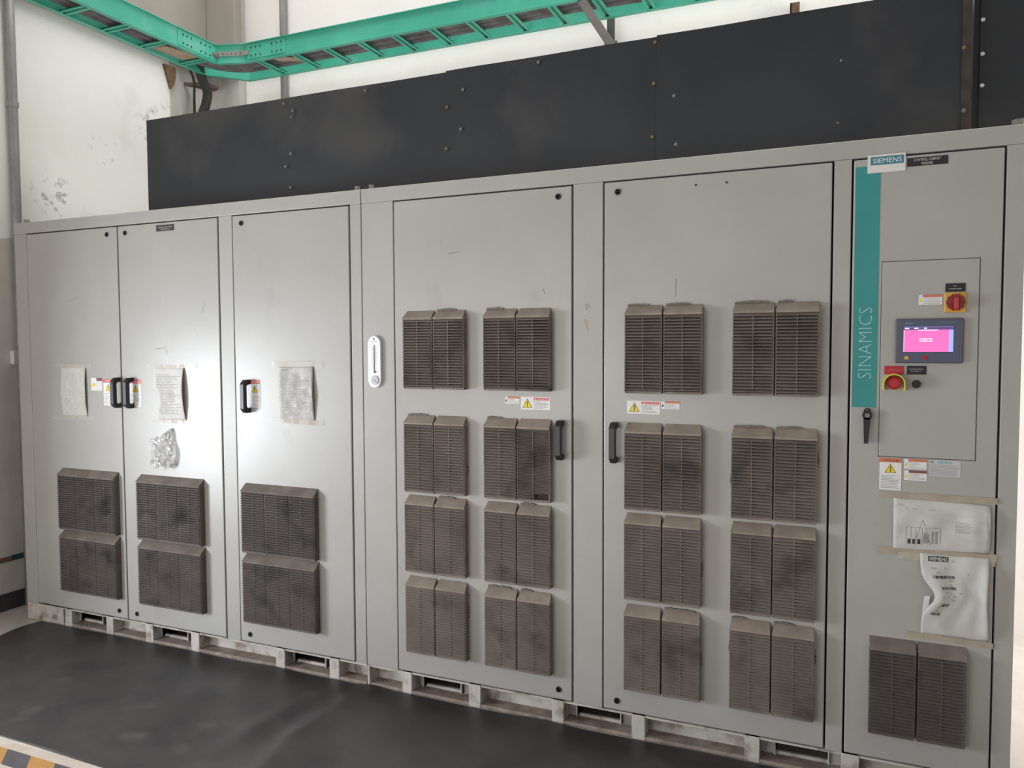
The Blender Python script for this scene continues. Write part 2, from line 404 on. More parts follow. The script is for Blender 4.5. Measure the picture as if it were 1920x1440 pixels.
# ------------------------------------------------------------------ vent grille module (width .143, height .337)
GW, GH, NS, PITCH = .1425, .337, 24, .01185
def slat_mesh(bm, x0, x1, z):
    prism(bm, [(-.0415, z), (-.0415, z-.0024), (-.018, z+.0074), (-.018, z+.0100)], 'x', x0, x1)
    prism(bm, [(-.0415, z), (-.0415, z-.0036), (-.0395, z-.0036), (-.0395, z)], 'x', x0, x1)
def grille_frame_mesh(mats, tp=.006):
    bm = bmesh.new()
    # dark filter pad behind, back flange, cheeks, bottom lip, mid ribs
    box(bm, (.004, -.010, .006), (GW-.004, -.002, GH-.02), mi=2)
    for a, b in ((0, .0035), (GW-.0035, GW)): box(bm, (a, -.034, .004), (b, 0, GH-.042), mi=0)
    box(bm, (0, -.032, 0), (GW, 0, .010), .002, mi=0)
    box(bm, (GW/2-.0012, -.0388, .012), (GW/2+.0012, -.02, GH-.045), mi=0)
    # hood with slanting dusty top
    A = [(tp, 0, GH), (GW-tp, 0, GH), (GW, -.040, GH-.034), (0, -.040, GH-.034)]
    B = [(.003, 0, GH-.052), (GW-.003, 0, GH-.052), (GW-.001, -.040, GH-.040), (.001, -.040, GH-.040)]
    a = [bm.verts.new(p) for p in A]; b = [bm.verts.new(p) for p in B]
    for f in (a, b[::-1]): bm.faces.new(f).material_index = 1
    for i in range(4): bm.faces.new((a[i], a[(i+1) % 4], b[(i+1) % 4], b[i])).material_index = 1
    return mesh(bm, mats)
def slat_z(i): return .0165 + i*PITCH
bm = bmesh.new(); slat_mesh(bm, .002, GW-.002, 0); SLAT = mesh(bm, DUST); SLAT.name = 'slat'
SLAT_D = SLAT.copy(); SLAT_D.materials[0] = DUSTD
FR_N = grille_frame_mesh([DUST, HOOD, PAD]); FR_D = grille_frame_mesh([DUSTD, HOODD, PAD], .0002)
def bank_mesh(m, broken=False):
    bm = bmesh.new()
    for i in range(NS):
        slat_mesh(bm, .002, (GW*.45 if broken and i < 2 else GW-.002), slat_z(i))
    return mesh(bm, m)
BANK_N = bank_mesh(DUST); BANK_D = bank_mesh(DUSTD); BANK_B = bank_mesh(DUST, True)
SIX_FLUFF = []
def fluff(parent, x, z, L, h, vertical=False):
    """ragged rim of dust caught on the grille edge"""
    bm = bmesh.new(); n = 14; up = []; 
    for i in range(n+1):
        t = i/n; e = math.sin(math.pi*t)**.5*h*(.35+.65*random.random()); up.append((x+L*t, z+e))
    pts = [(x+L, z-.004), (x, z-.004)] + up
    if vertical: pts = [(x + (q[1]-z), z + (q[0]-x)) for q in pts]
    prism(bm, pts, 'y', -.009, -.002)
    obj('dust_fluff', bm, FLUFF, parent)
def grille(parent, x, z, dark=False, single=False, broken=False):
    g = obj('vent_grille', FR_D if dark else FR_N, None, parent, loc=(x, 0, z))
    if single:
        for i in range(NS):
            s = bpy.data.objects.new('slat', SLAT_D if dark else SLAT); s.location = (0, 0, slat_z(i)); COL.objects.link(s); s.parent = g
    else:
        s = bpy.data.objects.new('slats', BANK_B if broken else BANK_D if dark else BANK_N); COL.objects.link(s); s.parent = g
        tag(s, kind='stuff')
    return g

# ------------------------------------------------------------------ cabinet parts
ZB, ZD, ZT = .105, 2.173, 2.241      # door bottom, door top, rail top
def door(parent, x0, x1, m=PAINT):
    return boxobj('door', (x0+.004, -.002, ZB), (x1-.004, .022, ZD), m, parent, .0035, 2)
def post(parent, x0, x1):
    return boxobj('post', (x0, .001, .099), (x1, .05, 2.179), FRAMEP, parent, .003, 2)
HP = [(0,-.079),(-.030,-.079),(-.050,-.060),(-.050,.060),(-.030,.079),(0,.079),(0,.057),(-.024,.057),(-.031,.049),(-.031,-.049),(-.024,-.057),(0,-.057)]
bm = bmesh.new(); prism(bm, HP, 'x', -.0125, .0125)
bmesh.ops.bevel(bm, geom=list(bm.edges), offset=.0025, segments=1, affect='EDGES')
HANDLE = mesh(bm, BLACK); HANDLE.name = 'handle'
def handle(parent, x, z):
    o = bpy.data.objects.new('handle', HANDLE); o.location = (x, -.002, z); return link(o, parent)
bm = bmesh.new(); cyl(bm, (0, 0), 'y', .0125, 0, -.004, 18, .0118); cyl(bm, (0, 0), 'y', .0075, -.004, -.0025, 14, .006); box(bm, (-.0055, -.0052, -.0013), (.0055, -.0036, .0013))
LOCK = mesh(bm, LOCKM); LOCK.name = 'lock'
def lock(parent, x, z):
    o = bpy.data.objects.new('lock', LOCK); o.location = (x, -.002, z); return link(o, parent)
def sticker(name, parent, items, mats, y=-.0026, label=None):
    """items: (x0,z0,x1,z1,mat index) quads from back to front, or ('tri', pts, mi), or ('txt', s, x0,z0,x1,z1,mi)"""
    bm = bmesh.new(); d = .00025
    for k, it in enumerate(items):
        yy = y - d*(k+1)/3
        if it[0] == 'tri': poly(bm, it[1], yy, it[2])
        elif it[0] == 'txt': text_bm(bm, it[1], *it[2:6], yy, it[6], *(it[7:] or ()))
        elif k == 0: box(bm, (it[0], y-.0001, it[1]), (it[2], y+.0006, it[3]), mi=it[4])
        else: quad(bm, *it[:4], yy, it[4])
    o = bpy.data.objects.new(name, None)
    me = bpy.data.meshes.new(name); 
    bmesh.ops.recalc_face_normals(bm, faces=[f for f in bm.faces if len(f.verts) == 4][:6])
    bm.to_mesh(me); bm.free()
    for m in mats: me.materials.append(m)
    bpy.data.objects.remove(o); o = bpy.data.objects.new(name, me)
    if label: o['label'] = label
    return link(o, parent)
SM = [WHITE, REDS, YEL, INK, INKG, INKW, ORS, MARS, SILV, TEALI]
def lines(x0, x1, z0, z1, n, mi=4, th=.0018):
    out = []
    for i in range(n):
        z = z1 - (z1-z0)*(i+.5)/n; e = x0 + (x1-x0)*random.choice((1, .95, .9, .62, .4))
        out.append((x0, z-th/2, e, z+th/2, mi))
    return out
def bolt_sign(cx, cz, s):
    """yellow warning triangle with a lightning bolt"""
    t = [('tri', [(cx-s, cz-s*.8), (cx+s, cz-s*.8), (cx, cz+s*.95)], 3), ('tri', [(cx-s*.86, cz-s*.72), (cx+s*.86, cz-s*.72), (cx, cz+s*.78)], 2)]
    b = [(.05,.55),(-.22,-.02),(.02,.06),(-.06,-.42),(-.16,-.38),(0,-.66),(.14,-.32),(.04,-.36),(.22,.16),(-.02,.10),(.2,.5)]
    t.append(('tri', [(cx+s*p[0], cz+s*p[1]) for p in b], 3)); return t
def danger_wide(parent, x0, z0, x1, z1):
    m = x0 + (x1-x0)*.45; h = z1-z0
    it = [(x0, z0, x1, z1, 0), (m, z1-h*.26, x1-.003, z1-.003, 1), (m-.001, z0+.003, m, z1-.003, 4)]
    it += bolt_sign((x0+m)/2, z0+h*.48, h*.42)
    it += [('tri', [(m+.004, z1-h*.22), (m+.012, z1-h*.22), (m+.008, z1-h*.09)], 5), ('txt', 'DANGER 危险', m+.015, z1-h*.22, x1-.006, z1-h*.09, 5)]
    it += lines(m+.003, x1-.008, z0+.004, z1-h*.3, 6, 4, .0016)
    return sticker('warning_sticker', parent, it, SM)
def warn_small(parent, x0, z0, x1, z1, head=6, tri=True, mid=.22):
    m = x0+(x1-x0)*mid; h = z1-z0
    it = [(x0, z0, x1, z1, 4), (x0+.001, z0+.001, x1-.001, z1-.001, 0), (m, z1-h*.26, x1-.001, z1-.001, head), (m-.0008, z0, m, z1, 4)]
    it += [('tri', [(x0+.003, z0+h*.32), (m-.004, z0+h*.32), ((x0+m)/2-.0005, z0+h*.68)], 2 if tri else 3)]
    it += lines(m+.003, x1-.004, z0+.003, z1-h*.3, 4, 4, .0013)
    return sticker('caution_sticker', parent, it, SM)
def danger_tall(parent, x0, z0, x1, z1, head=1, txt='DANGER'):
    h = z1-z0; w_ = x1-x0
    it = [(x0, z0, x1, z1, 4), (x0+.001, z0+.001, x1-.001, z1-.001, 0), (x0+.001, z1-h*.14, x1-.001, z1-.001, head), ('txt', txt, x0+w_*.2, z1-h*.11, x1-w_*.08, z1-h*.035, 5 if head == 1 else 3)]
    it += bolt_sign((x0+x1)/2, z1-h*.33, min(w_*.30, h*.16))
    it += lines(x0+.006, x1-.006, z0+.006, z0+h*.48, 9, 4, .0015)
    return sticker('warning_sticker', parent, it, SM)

def gusset(parent, x0, x1):
    return boxobj('gusset', (x0, .000, .0), (x1, .075, .0985), BASEP, parent, .002)
def base(parent, x0, x1, pockets):
    bm = bmesh.new(); cuts = sorted(pockets); xs = x0
    for a, b in cuts:
        box(bm, (xs, .07, .016), (a, .082, .098)); box(bm, (a, .07, .016), (b, .082, .028)); box(bm, (a, .07, .080), (b, .082, .098)); xs = b
    box(bm, (xs, .07, .016), (x1, .082, .098)); box(bm, (x0, .004, .0905), (x1, .082, .0985))
    obj('base_channel', bm, BASEP, parent)
    bm = bmesh.new(); box(bm, (x0, .002, 0), (x1, .09, .016), .003); obj('base_flange', bm, BASEF, parent)
    for a, b in pockets:
        bm = bmesh.new()
        box(bm, (a, .16, .01), (b, .17, .098)); box(bm, (a-.006, .055, .02), (a, .16, .088)); box(bm, (b, .055, .02), (b+.006, .16, .088))
        obj('forklift_pocket', bm, [GAP], parent)
        for q in (a-.005, b): boxobj('pocket_lip', (q, .045, .022), (q+.005, .07, .086), BASEP, parent, .001)
def shell(parent, x0, x1):
    bm = bmesh.new()
    box(bm, (x0+.004, .03, .099), (x1-.004, 1.2, 2.2)); obj('housing', bm, [GAP], parent)
    boxobj('top_rail', (x0, .0, 2.179), (x1, .06, ZT), FRAMEP, parent, .003, 2)
    boxobj('roof_plate', (x0, .06, 2.2), (x1, 1.2, 2.236), ROOFP, parent)
    boxobj('side_panel', (x0, .05, .099), (x0+.003, 1.2, 2.2), FRAMEP, parent)
    boxobj('side_panel', (x1-.003, .05, .099), (x1, 1.2, 2.2), FRAMEP, parent)
def plate_text(name, parent, x0, z0, x1, z1, m, txts, mt, th=.0025, y=-.002, bev=.0008):
    p = boxobj(name, (x0, y-th, z0), (x1, y, z1), m, parent, bev)
    for t in txts:
        bm = bmesh.new(); text_bm(bm, t[0], *t[1:5], y-th-.0003, 0, *(t[5:] or ())); obj('lettering', bm, mt, p)
    return p
def scuff(parent, pts, wdt, m, y=-.0024):
    """a scratch or scrap of old tape with its own outline"""
    bm = bmesh.new()
    for (ax, az), (bx, bz) in zip(pts, pts[1:]):
        d = Vector((bx-ax, bz-az)); n = Vector((-d.y, d.x)).normalized()*wdt/2
        poly(bm, [(ax+n.x, az+n.y), (ax-n.x, az-n.y), (bx-n.x*.6, bz-n.y*.6), (bx+n.x*.6, bz+n.y*.6)], y, 0)
    o = obj('scuff', bm, m, parent); return o
SCR = mat('scratch_dark', (.20,.19,.18), rough=.7)
SCRR = mat('scratch_rust', (.42,.32,.22), rough=.8)

# ---- left cabinet
lc = thing('switchgear_cabinet', (1.15, .5, 0), 'light grey three-door steel cabinet beside the left wall, with low vent grilles', 'cabinet', 'row of grey drive cabinets')
shell(lc, 0, 2.2955)
for a, b in ((0, .098), (1.479, 1.562), (2.238, 2.2955)): post(lc, a, b)
d1 = door(lc, .100, .8015); d2 = door(lc, .8015, 1.477); d3 = door(lc, 1.564, 2.236)
base(lc, 0, 2.2955, ((.375, .545), (.985, 1.165), (1.85, 2.03)))
for a, b in ((.311, .365), (.632, .684), (.922, .975), (1.236, 1.292), (1.777, 1.831), (2.090, 2.144)): gusset(lc, a, b)
boxobj('corner_plate', (.005, -.001, .002), (.30, .07, .0985), BASEP, lc, .002)
for d, x in ((d1, .336), (d2, .925), (d3, 1.616)):
    for z in (.552, .212):
        for k in range(3): grille(lc, x + k*GW, z + (.002 if z > .5 else 0), dark=True)
for d, x in ((d1, .727), (d2, .858), (d3, 1.623)): lock(d, x, 2.136)
for d, x in ((d1, .739), (d2, .868), (d3, 1.626)): lock(d, x, .143)
handle(d1, .787, 1.311); handle(d2, .879, 1.311); handle(d3, 1.648, 1.311)
warn_small(d1, .576, 1.317, .661, 1.387, 7, True, .5)
danger_tall(d1, .668, 1.240, .742, 1.382); danger_tall(d2, .860, 1.240, .942, 1.380); danger_tall(d3, 1.650, 1.255, 1.716, 1.390)
sticker('name_label', d2, [(1.075, 2.130, 1.196, 2.161, 3)] + [(1.09, 2.147, 1.18, 2.151, 4), (1.105, 2.137, 1.165, 2.141, 4)], SM)
scuff(d2, [(1.105, 1.825), (1.107, 1.752)], .012, CLRTAPE); scuff(d2, [(1.255, 1.634), (1.325, 1.636)], .022, CLRTAPE); scuff(d2, [(1.125, 1.53), (1.128, 1.45)], .015, CLRTAPE)
scuff(d2, [(1.05, 1.54), (1.12, 1.545), (1.125, 1.51)], .003, SCR); scuff(d1, [(.42, 1.80), (.50, 1.816)], .003, SCR); scuff(d2, [(1.385, 1.77), (1.365, 1.71)], .003, SCR)
# lifting bolts on the roof edge
def roof_bolt(parent, x, y, r=.016):
    bm = bmesh.new(); cyl(bm, (x, y), 'z', r*1.25, ZT-.005, ZT+.004, 16); cyl(bm, (x, y), 'z', r, ZT+.004, ZT+.024, 6); obj('roof_bolt', bm, STEEL, parent)
roof_bolt(lc, .045, .045); roof_bolt(lc, 2.25, .045, .013)

# ---- right cabinet
rc = thing('drive_cabinet', (3.54, .5, 0), 'light grey cabinet with many vent grilles and a screen on its right door', 'cabinet', 'row of grey drive cabinets')
shell(rc, 2.2985, 4.793)
for a, b in ((2.2985, 2.461), (3.285, 3.406), (4.230, 4.286), (4.738, 4.793)): post(rc, a, b)
d4 = door(rc, 2.463, 3.283); d5 = door(rc, 3.408, 4.228); d6 = door(rc, 4.288, 4.736)
base(rc, 2.2985, 4.793, ((2.565, 2.75), (3.287, 3.467), (4.06, 4.24)))
for a, b in ((2.300, 2.312), (2.482, 2.531), (2.813, 2.869), (3.193, 3.244), (3.526, 3.579), (3.954, 4.007), (4.284, 4.342), (4.69, 4.75)): gusset(rc, a, b)
ROWS = (1.364, .915, .564, .205)
for x, dn in ((2.526, 4), (2.907, 4), (3.502, 5), (3.9, 5)):
    for r, z in enumerate(ROWS):
        for k in range(2):
            xx = x + k*(GW+.0055)
            single = (x == 3.9) or (x == 3.502 and k == 1 and r in (0, 1))
            g = grille(rc, xx, z, single=single, broken=(x == 2.907 and r == 1 and k == 1))
            if random.random() < .4: fluff(g, .004, GH, GW*(.35+.5*random.random()), .0055)
            if k == 0 and random.random() < .35: fluff(g, 0, .05+.2*random.random(), .05, -.006, True)
            if k == 1 and random.random() < .4: fluff(g, GW, .2*random.random(), .06, .007, True)
for k in range(2): grille(rc, 4.367 + k*(GW+.006), .203, dark=True, single=(k == 1))
lock(d4, 3.223, 2.135); lock(d4, 3.223, .146); lock(d5, 3.465, 2.134); lock(d5, 3.467, .143)
handle(d4, 3.236, 1.170); handle(d5, 3.457, 1.170)
danger_wide(d4, 3.061, 1.287, 3.188, 1.339); warn_small(d4, 2.989, 1.308, 3.056, 1.339, 6, False)
danger_wide(d5, 3.504, 1.284, 3.632, 1.334); warn_small(d5, 3.635, 1.304, 3.707, 1.335, 6, False)
for x, z in ((3.76, 2.135), (3.87, 2.135)):
    bm = bmesh.new(); cyl(bm, (x, z), 'y', .004, -.001, -.0035, 10); obj('rivet', bm, LOCKM, d5)
scuff(d4, [(2.735, 1.935), (2.79, 1.942)], .004, SCR); scuff(d4, [(2.70, 2.0), (2.703, 1.965)], .002, SCR); scuff(d4, [(3.16, 1.775), (3.164, 1.755)], .003, SCR)
scuff(d5, [(3.69, 1.795), (3.688, 1.725)], .0025, SCR)
pr = [o for o in rc.children if o.name.startswith('post')][1]
scuff(pr, [(3.337, 1.71), (3.342, 1.685)], .004, SCR, .0006); scuff(pr, [(3.333, 1.65), (3.347, 1.605)], .012, SCRR, .0006); scuff(pr, [(3.347, 1.71), (3.352, 1.695)], .003, SCR, .0006)
roof_bolt(rc, 2.325, .045, .013); roof_bolt(rc, 4.775, .045, .02)

# control door: teal band, plates, inner flap, operator controls
def control_door():
    b = boxobj('teal_band', (4.298, -.0032, 1.331), (4.374, -.001, 2.148), TEAL, d6)
    plate_text('maker_plate', rc, 4.334, 2.124, 4.449, 2.184, PLW, [], INKW, .004)
    mp = [o for o in rc.children if o.name.startswith('maker_plate')][0]
    boxobj('logo_field', (4.343, -.0068, 2.150), (4.443, -.0058, 2.177), mat('logo_teal', (.045,.185,.225), rough=.4), mp)
    bm = bmesh.new(); text_bm(bm, 'SIEMENS', 4.350, 2.1555, 4.437, 2.1715, -.0071, 0); obj('lettering', bm, INKW, mp)
    plate_text('name_plate', rc, 4.453, 2.136, 4.573, 2.164, PLK, [('CONTROL CABINET', 4.472, 2.1515, 4.552, 2.1600), ('RI/R/RE', 4.497, 2.139, 4.529, 2.1475)], INKL, .002)
    bm = bmesh.new(); text_bm(bm, 'SINAMICS', 4.3155, 1.430, 4.3565, 1.672, -.0036, 0, True, -.022); l = obj('lettering', bm, TEALP, b)
    # flap with a thin rounded gap line
    bm = bmesh.new()
    box(bm, (4.385, -.0035, 1.165), (4.670, -.001, 1.824), .0012)
    f = obj('control_flap', bm, PAINT, d6)
    bm = bmesh.new()
    for lo, hi in (((4.3825, 1.1625), (4.385, 1.8265)), ((4.670, 1.1625), (4.6725, 1.8265)), ((4.3825, 1.1625), (4.6725, 1.165)), ((4.3825, 1.824), (4.6725, 1.8265))):
        box(bm, (lo[0], -.0026, lo[1]), (hi[0], -.0018, hi[1]))
    obj('flap_gap', bm, mat('gap_soft', (.10,.095,.09), rough=.8), d6)
    Y = -.0035
    # operator panel
    bm = bmesh.new(); box(bm, (4.427, Y-.012, 1.483), (4.628, Y, 1.631), .004); hp = obj('operator_panel', bm, HMIG, rc)
    bm = bmesh.new(); box(bm, (4.442, Y-.0125, 1.488), (4.617, Y-.0115, 1.627)); obj('bezel_film', bm, HMIB, hp)
    y = Y-.0130
    bm = bmesh.new(); quad(bm, 4.453, 1.521, 4.5985, 1.604, y, 0); quad(bm, 4.453, 1.594, 4.5985, 1.604, y-.0002, 1); quad(bm, 4.5855, 1.521, 4.5985, 1.594, y-.0002, 2)
    quad(bm, 4.453, 1.521, 4.4545, 1.594, y-.0003, 3); quad(bm, 4.496, 1.5915, 4.553, 1.5945, y-.0003, 3); quad(bm, 4.453, 1.6032, 4.5985, 1.604, y-.0003, 2)
    for a, e in ((4.456, 4.469), (4.484, 4.496), (4.513, 4.521)): quad(bm, a, 1.5968, e, 1.6010, y-.0004, 3)
    text_bm(bm, '~7', 4.499, 1.5610, 4.539, 1.5665, y-.0003, 3); text_bm(bm, '~6', 4.501, 1.5535, 4.539, 1.5590, y-.0003, 3)
    obj('screen', bm, [SCRP, SCRV, SCRB, SCRW], hp)
    bm = bmesh.new(); text_bm(bm, 'SIEMENS', 4.456, 1.6140, 4.480, 1.6178, Y-.0130, 0); obj('lettering', bm, TEALP, hp)
    bm = bmesh.new(); text_bm(bm, 'SIMATIC HMI', 4.561, 1.6150, 4.601, 1.6190, Y-.0130, 0); obj('lettering', bm, INKG, hp)
    boxobj('function_key', (4.4565, Y-.0145, 1.4955), (4.469, Y-.012, 1.507), SWY, hp, .001)
    bm = bmesh.new(); cyl(bm, (4.517, 1.5015), 'y', .0075, Y-.012, Y-.0145, 16); obj('function_key', bm, ESR, hp)
    # main switch
    plate_text('switch_label', rc, 4.573, 1.7180, 4.631, 1.7455, PLK, [('~2', 4.597, 1.7335, 4.606, 1.7385), ('~7', 4.584, 1.7245, 4.621, 1.7300)], INKG, .0025, Y)
    bm = bmesh.new(); box(bm, (4.5715, Y-.006, 1.650), (4.6345, Y, 1.7155), .002); ms = obj('main_switch', bm, SWY, rc)
    bm = bmesh.new(); cyl(bm, (4.603, 1.683), 'y', .0265, Y-.006, Y-.016, 28, .0255)
    for k in range(10):
        a = 2*math.pi*k/10; cyl(bm, (4.603+.0255*math.cos(a), 1.683+.0255*math.sin(a)), 'y', .003, Y-.006, Y-.015, 8)
    obj('rotor', bm, SWR, ms)
    boxobj('grip', (4.5975, Y-.034, 1.657), (4.6085, Y-.015, 1.698), ESR, ms, .003)
    warn_small(f, 4.495, 1.676, 4.566, 1.711, 6, True, .2).location.y = -.0015
    # push buttons
    plate_text('button_label', rc, 4.397, 1.4445, 4.457, 1.4735, PLR, [('~6', 4.409, 1.4575, 4.445, 1.4620)], mat('ink_rose', (.55,.12,.13), rough=.6), .002, Y)
    plate_text('button_label', rc, 4.465, 1.4450, 4.5235, 1.4740, PLK, [('~8', 4.472, 1.4605, 4.516, 1.4650), ('~5', 4.478, 1.4535, 4.508, 1.4575)], INKG, .002, Y)
    es = obj('emergency_stop', (lambda b: (cyl(b, (4.426, 1.4165), 'y', .024, Y, Y-.010, 24), b)[1])(bmesh.new()), ESY, rc)
    bm = bmesh.new(); n = 20; R, T, D = .0335, .0035, .040
    pts = [(R*math.cos(math.pi*i/n), R*math.sin(math.pi*i/n)) for i in range(n+1)] + [(-R, -.022)]
    pts = [(R, -.022)] + pts; inn = [(p[0]*(R-T)/R, p[1]*(R-T)/R if p[1] > 0 else p[1]) for p in pts][::-1]
    prism(bm, [(4.426+p[0], 1.4140+p[1]) for p in pts+inn], 'y', Y, Y-D); obj('shroud', bm, ESY, es)
    bm = bmesh.new(); cyl(bm, (4.426, 1.4165), 'y', .016, Y-.008, Y-.022, 20); cyl(bm, (4.426, 1.4165), 'y', .0225, Y-.020, Y-.028, 24, .0215); cyl(bm, (4.426, 1.4165), 'y', .0215, Y-.028, Y-.033, 24, .014)
    obj('mushroom_button', bm, ESR, es, smooth=False)
    bm = bmesh.new(); cyl(bm, (4.494, 1.413), 'y', .0135, Y, Y-.006, 22); cyl(bm, (4.494, 1.413), 'y', .0115, Y-.006, Y-.022, 20, .0105); box(bm, (4.492, Y-.026, 1.404), (4.496, Y-.021, 1.422), .001); obj('selector_knob', bm, BLACK, rc)
    # door lever
    bm = bmesh.new(); cyl(bm, (4.3465, 1.305), 'y', .0155, -.002, -.024, 22)
    prism(bm, [(4.3350, 1.297), (4.3575, 1.297), (4.3505, 1.208), (4.3375, 1.208)], 'y', -.012, -.024)
    lv = obj('door_lever', bm, BLACK, d6)
    bm = bmesh.new(); n = 12; ring = [(.011*math.cos(math.pi*i/n), .012*math.sin(math.pi*i/n)) for i in range(n+1)]; inn = [(p[0]*.62, p[1]*.62) for p in ring[::-1]]
    prism(bm, [(4.3465+p[0], 1.317+p[1]) for p in ring+inn], 'y', -.006, -.012); obj('padlock_eye', bm, BLACK, lv)
    bm = bmesh.new(); cyl(bm, (4.3465, 1.304), 'y', .0075, -.024, -.0255, 16); obj('key_cylinder', bm, STRAP, lv)
    bm = bmesh.new(); box(bm, (4.3457, -.0262, 1.2995), (4.3473, -.0252, 1.3085)); obj('key_slot', bm, LOCKM, lv)
    # stickers under the flap
    danger_tall(d6, 4.387, 1.049, 4.4565, 1.160, 6, 'WARNING 警告')
    warn_small(d6, 4.462, 1.1245, 4.5315, 1.160, 6, True, .2); warn_small(d6, 4.463, 1.086, 4.5325, 1.1215, 7, True, .22)
    it = [(4.536, 1.104, 4.631, 1.161, 4), (4.537, 1.105, 4.630, 1.160, 8), (4.537, 1.1435, 4.630, 1.1445, 4), (4.541, 1.149, 4.552, 1.157, 4), ('txt', 'SIEMENS', 4.563, 1.1485, 4.606, 1.1565, 9)]
    it += lines(4.540, 4.625, 1.108, 1.142, 7, 4, .0014)
    sticker('rating_sticker', d6, it, SM)
control_door()

# ------------------------------------------------------------------ things hung or taped on the cabinets
def sheet(name, label, corners, m, bulge, tapes, edge_l=None, edge_r=None, group='sheets taped to the cabinet doors', nx=14, nz=22, crease=.0025, seed=1, prints=()):
    """paper with its own curl; corners: bl, br, tr, tl as (x,z)"""
    rnd = random.Random(seed); bl, br, tr, tl = [Vector(c) for c in corners]
    cx = (bl.x+br.x)/2
    t = thing(name, (cx, -.003, min(bl.y, br.y)), label, 'paper', group)
    ph = [rnd.uniform(0, 6) for _ in range(6)]
    bm = bmesh.new(); uvl = bm.loops.layers.uv.new('UVMap'); G = []
    for j in range(nz+1):
        v = j/nz; row = []
        for i in range(nx+1):
            u = i/nx; a = edge_l(v) if edge_l else 0; b = edge_r(v) if edge_r else 0
            uu = u*(1-a-b)+a
            p = bl*(1-uu)*(1-v)+br*uu*(1-v)+tl*(1-uu)*v+tr*uu*v
            env = math.sin(math.pi*v)**.7
            y = -.0034 - env*bulge(u, v) - env*crease*(math.sin(u*9+ph[0]+v*4)*math.sin(v*7+ph[1]) + .6*math.sin(u*17+ph[2]-v*9) + 1.2)
            row.append(bm.verts.new((p.x, min(y, -.0032), p.y)))
        G.append(row)
    for j in range(nz):
        for i in range(nx):
            f = bm.faces.new((G[j][i], G[j][i+1], G[j+1][i+1], G[j+1][i])); f.smooth = True
            for l, (a, b) in zip(f.loops, ((i, j), (i+1, j), (i+1, j+1), (i, j+1))): l[uvl].uv = (a/nx, b/nz)
    me = bpy.data.meshes.new('sheet'); bm.to_mesh(me); bm.free(); me.materials.append(m)
    so = link(bpy.data.objects.new('sheet', me), t)
    md = so.modifiers.new('thickness', 'SOLIDIFY'); md.thickness = .0003
    def onsheet(u, v):
        i = min(nx-1, int(u*nx)); j = min(nz-1, int(v*nz)); a, b = u*nx-i, v*nz-j
        V = lambda jj, ii: Vector(me.vertices[jj*(nx+1)+ii].co)
        return (V(j, i)*(1-a)+V(j, i+1)*a)*(1-b) + (V(j+1, i)*(1-a)+V(j+1, i+1)*a)*b
    for tp in tapes:
        (x0, z0, x1, z1, hgt, tm) = tp
        bm = bmesh.new(); n = 16; rows = []
        for i in range(n+1):
            q = i/n; x = x0+(x1-x0)*q; z = z0+(z1-z0)*q; e = .0012*rnd.uniform(-1, 1)
            yy = -.0046 - .0003*rnd.random()
            rows.append([bm.verts.new((x, yy, z-hgt/2+e)), bm.verts.new((x, yy-.0004, z+hgt/2-e))])
        for a, b in zip(rows, rows[1:]): bm.faces.new((a[0], b[0], b[1], a[1])).smooth = True
        me2 = bpy.data.meshes.new('tape_strip'); bm.to_mesh(me2); bm.free(); me2.materials.append(tm)
        to = link(bpy.data.objects.new('tape_strip', me2), t)
    return t, so, onsheet
def conform(bm, onsheet, lift=.0006):
    """drop a flat print (x=u, z=v) on to the sheet"""
    for v in bm.verts:
        p = onsheet(min(max(v.co.x, .001), .999), min(max(v.co.z, .001), .999)); v.co = p + Vector((0, -lift, 0))
def printed(name, so, onsheet, build, mats, lift=.0006):
    bm = bmesh.new(); build(bm); conform(bm, onsheet, lift)
    me = bpy.data.meshes.new(name); bm.to_mesh(me); bm.free()
    for m in mats: me.materials.append(m)
    return link(bpy.data.objects.new(name, me), so)

PM1 = paper_mat('print_faded', 26, .12, .06, .9, .9, .45, (.56,.535,.50), (.40,.385,.36), 3.)
sheet('instruction_sheet', 'faded white instruction sheet taped on the leftmost door', ((.352, 1.172), (.546, 1.176), (.542, 1.447), (.350, 1.444)), PM1,
      lambda u, v: .004+.010*max(0, u-.6), [(.306, 1.449, .585, 1.451, .022, CLRTAPE), (.352, 1.448, .542, 1.450, .020, PAPTAPE), (.275, 1.165, .598, 1.170, .018, CLRTAPE), (.352, 1.168, .548, 1.171, .017, PAPTAPE)], seed=2)
PM2 = paper_mat('print_dense', 34, .10, .10, .93, .88, .62, (.60,.585,.56), (.30,.29,.28), 9.)
sheet('instruction_sheet', 'white text sheet with a torn left edge, taped above the clear plastic scrap', ((1.040, 1.176), (1.247, 1.180), (1.240, 1.447), (1.034, 1.444)), PM2,
      lambda u, v: .006+.028*max(0, u-.55)**1.2+.03*max(0, .3-u)*abs(math.sin(v*6)),
      [(.985, 1.452, 1.322, 1.453, .018, CLRTAPE), (1.034, 1.448, 1.242, 1.449, .020, PAPTAPE), (1.010, 1.168, 1.306, 1.172, .018, CLRTAPE), (1.046, 1.170, 1.250, 1.173, .019, PAPTAPE)],
      edge_l=lambda v: .03+.16*math.exp(-((v-.32)/.12)**2)+.08*math.exp(-((v-.05)/.1)**2)+.10*math.exp(-((v-.5)/.10)**2), seed=5)
PM3 = paper_mat('print_smudged', 30, .05, .10, .95, .90, .60, (.58,.56,.53), (.30,.29,.28), 15., smudge=.25)
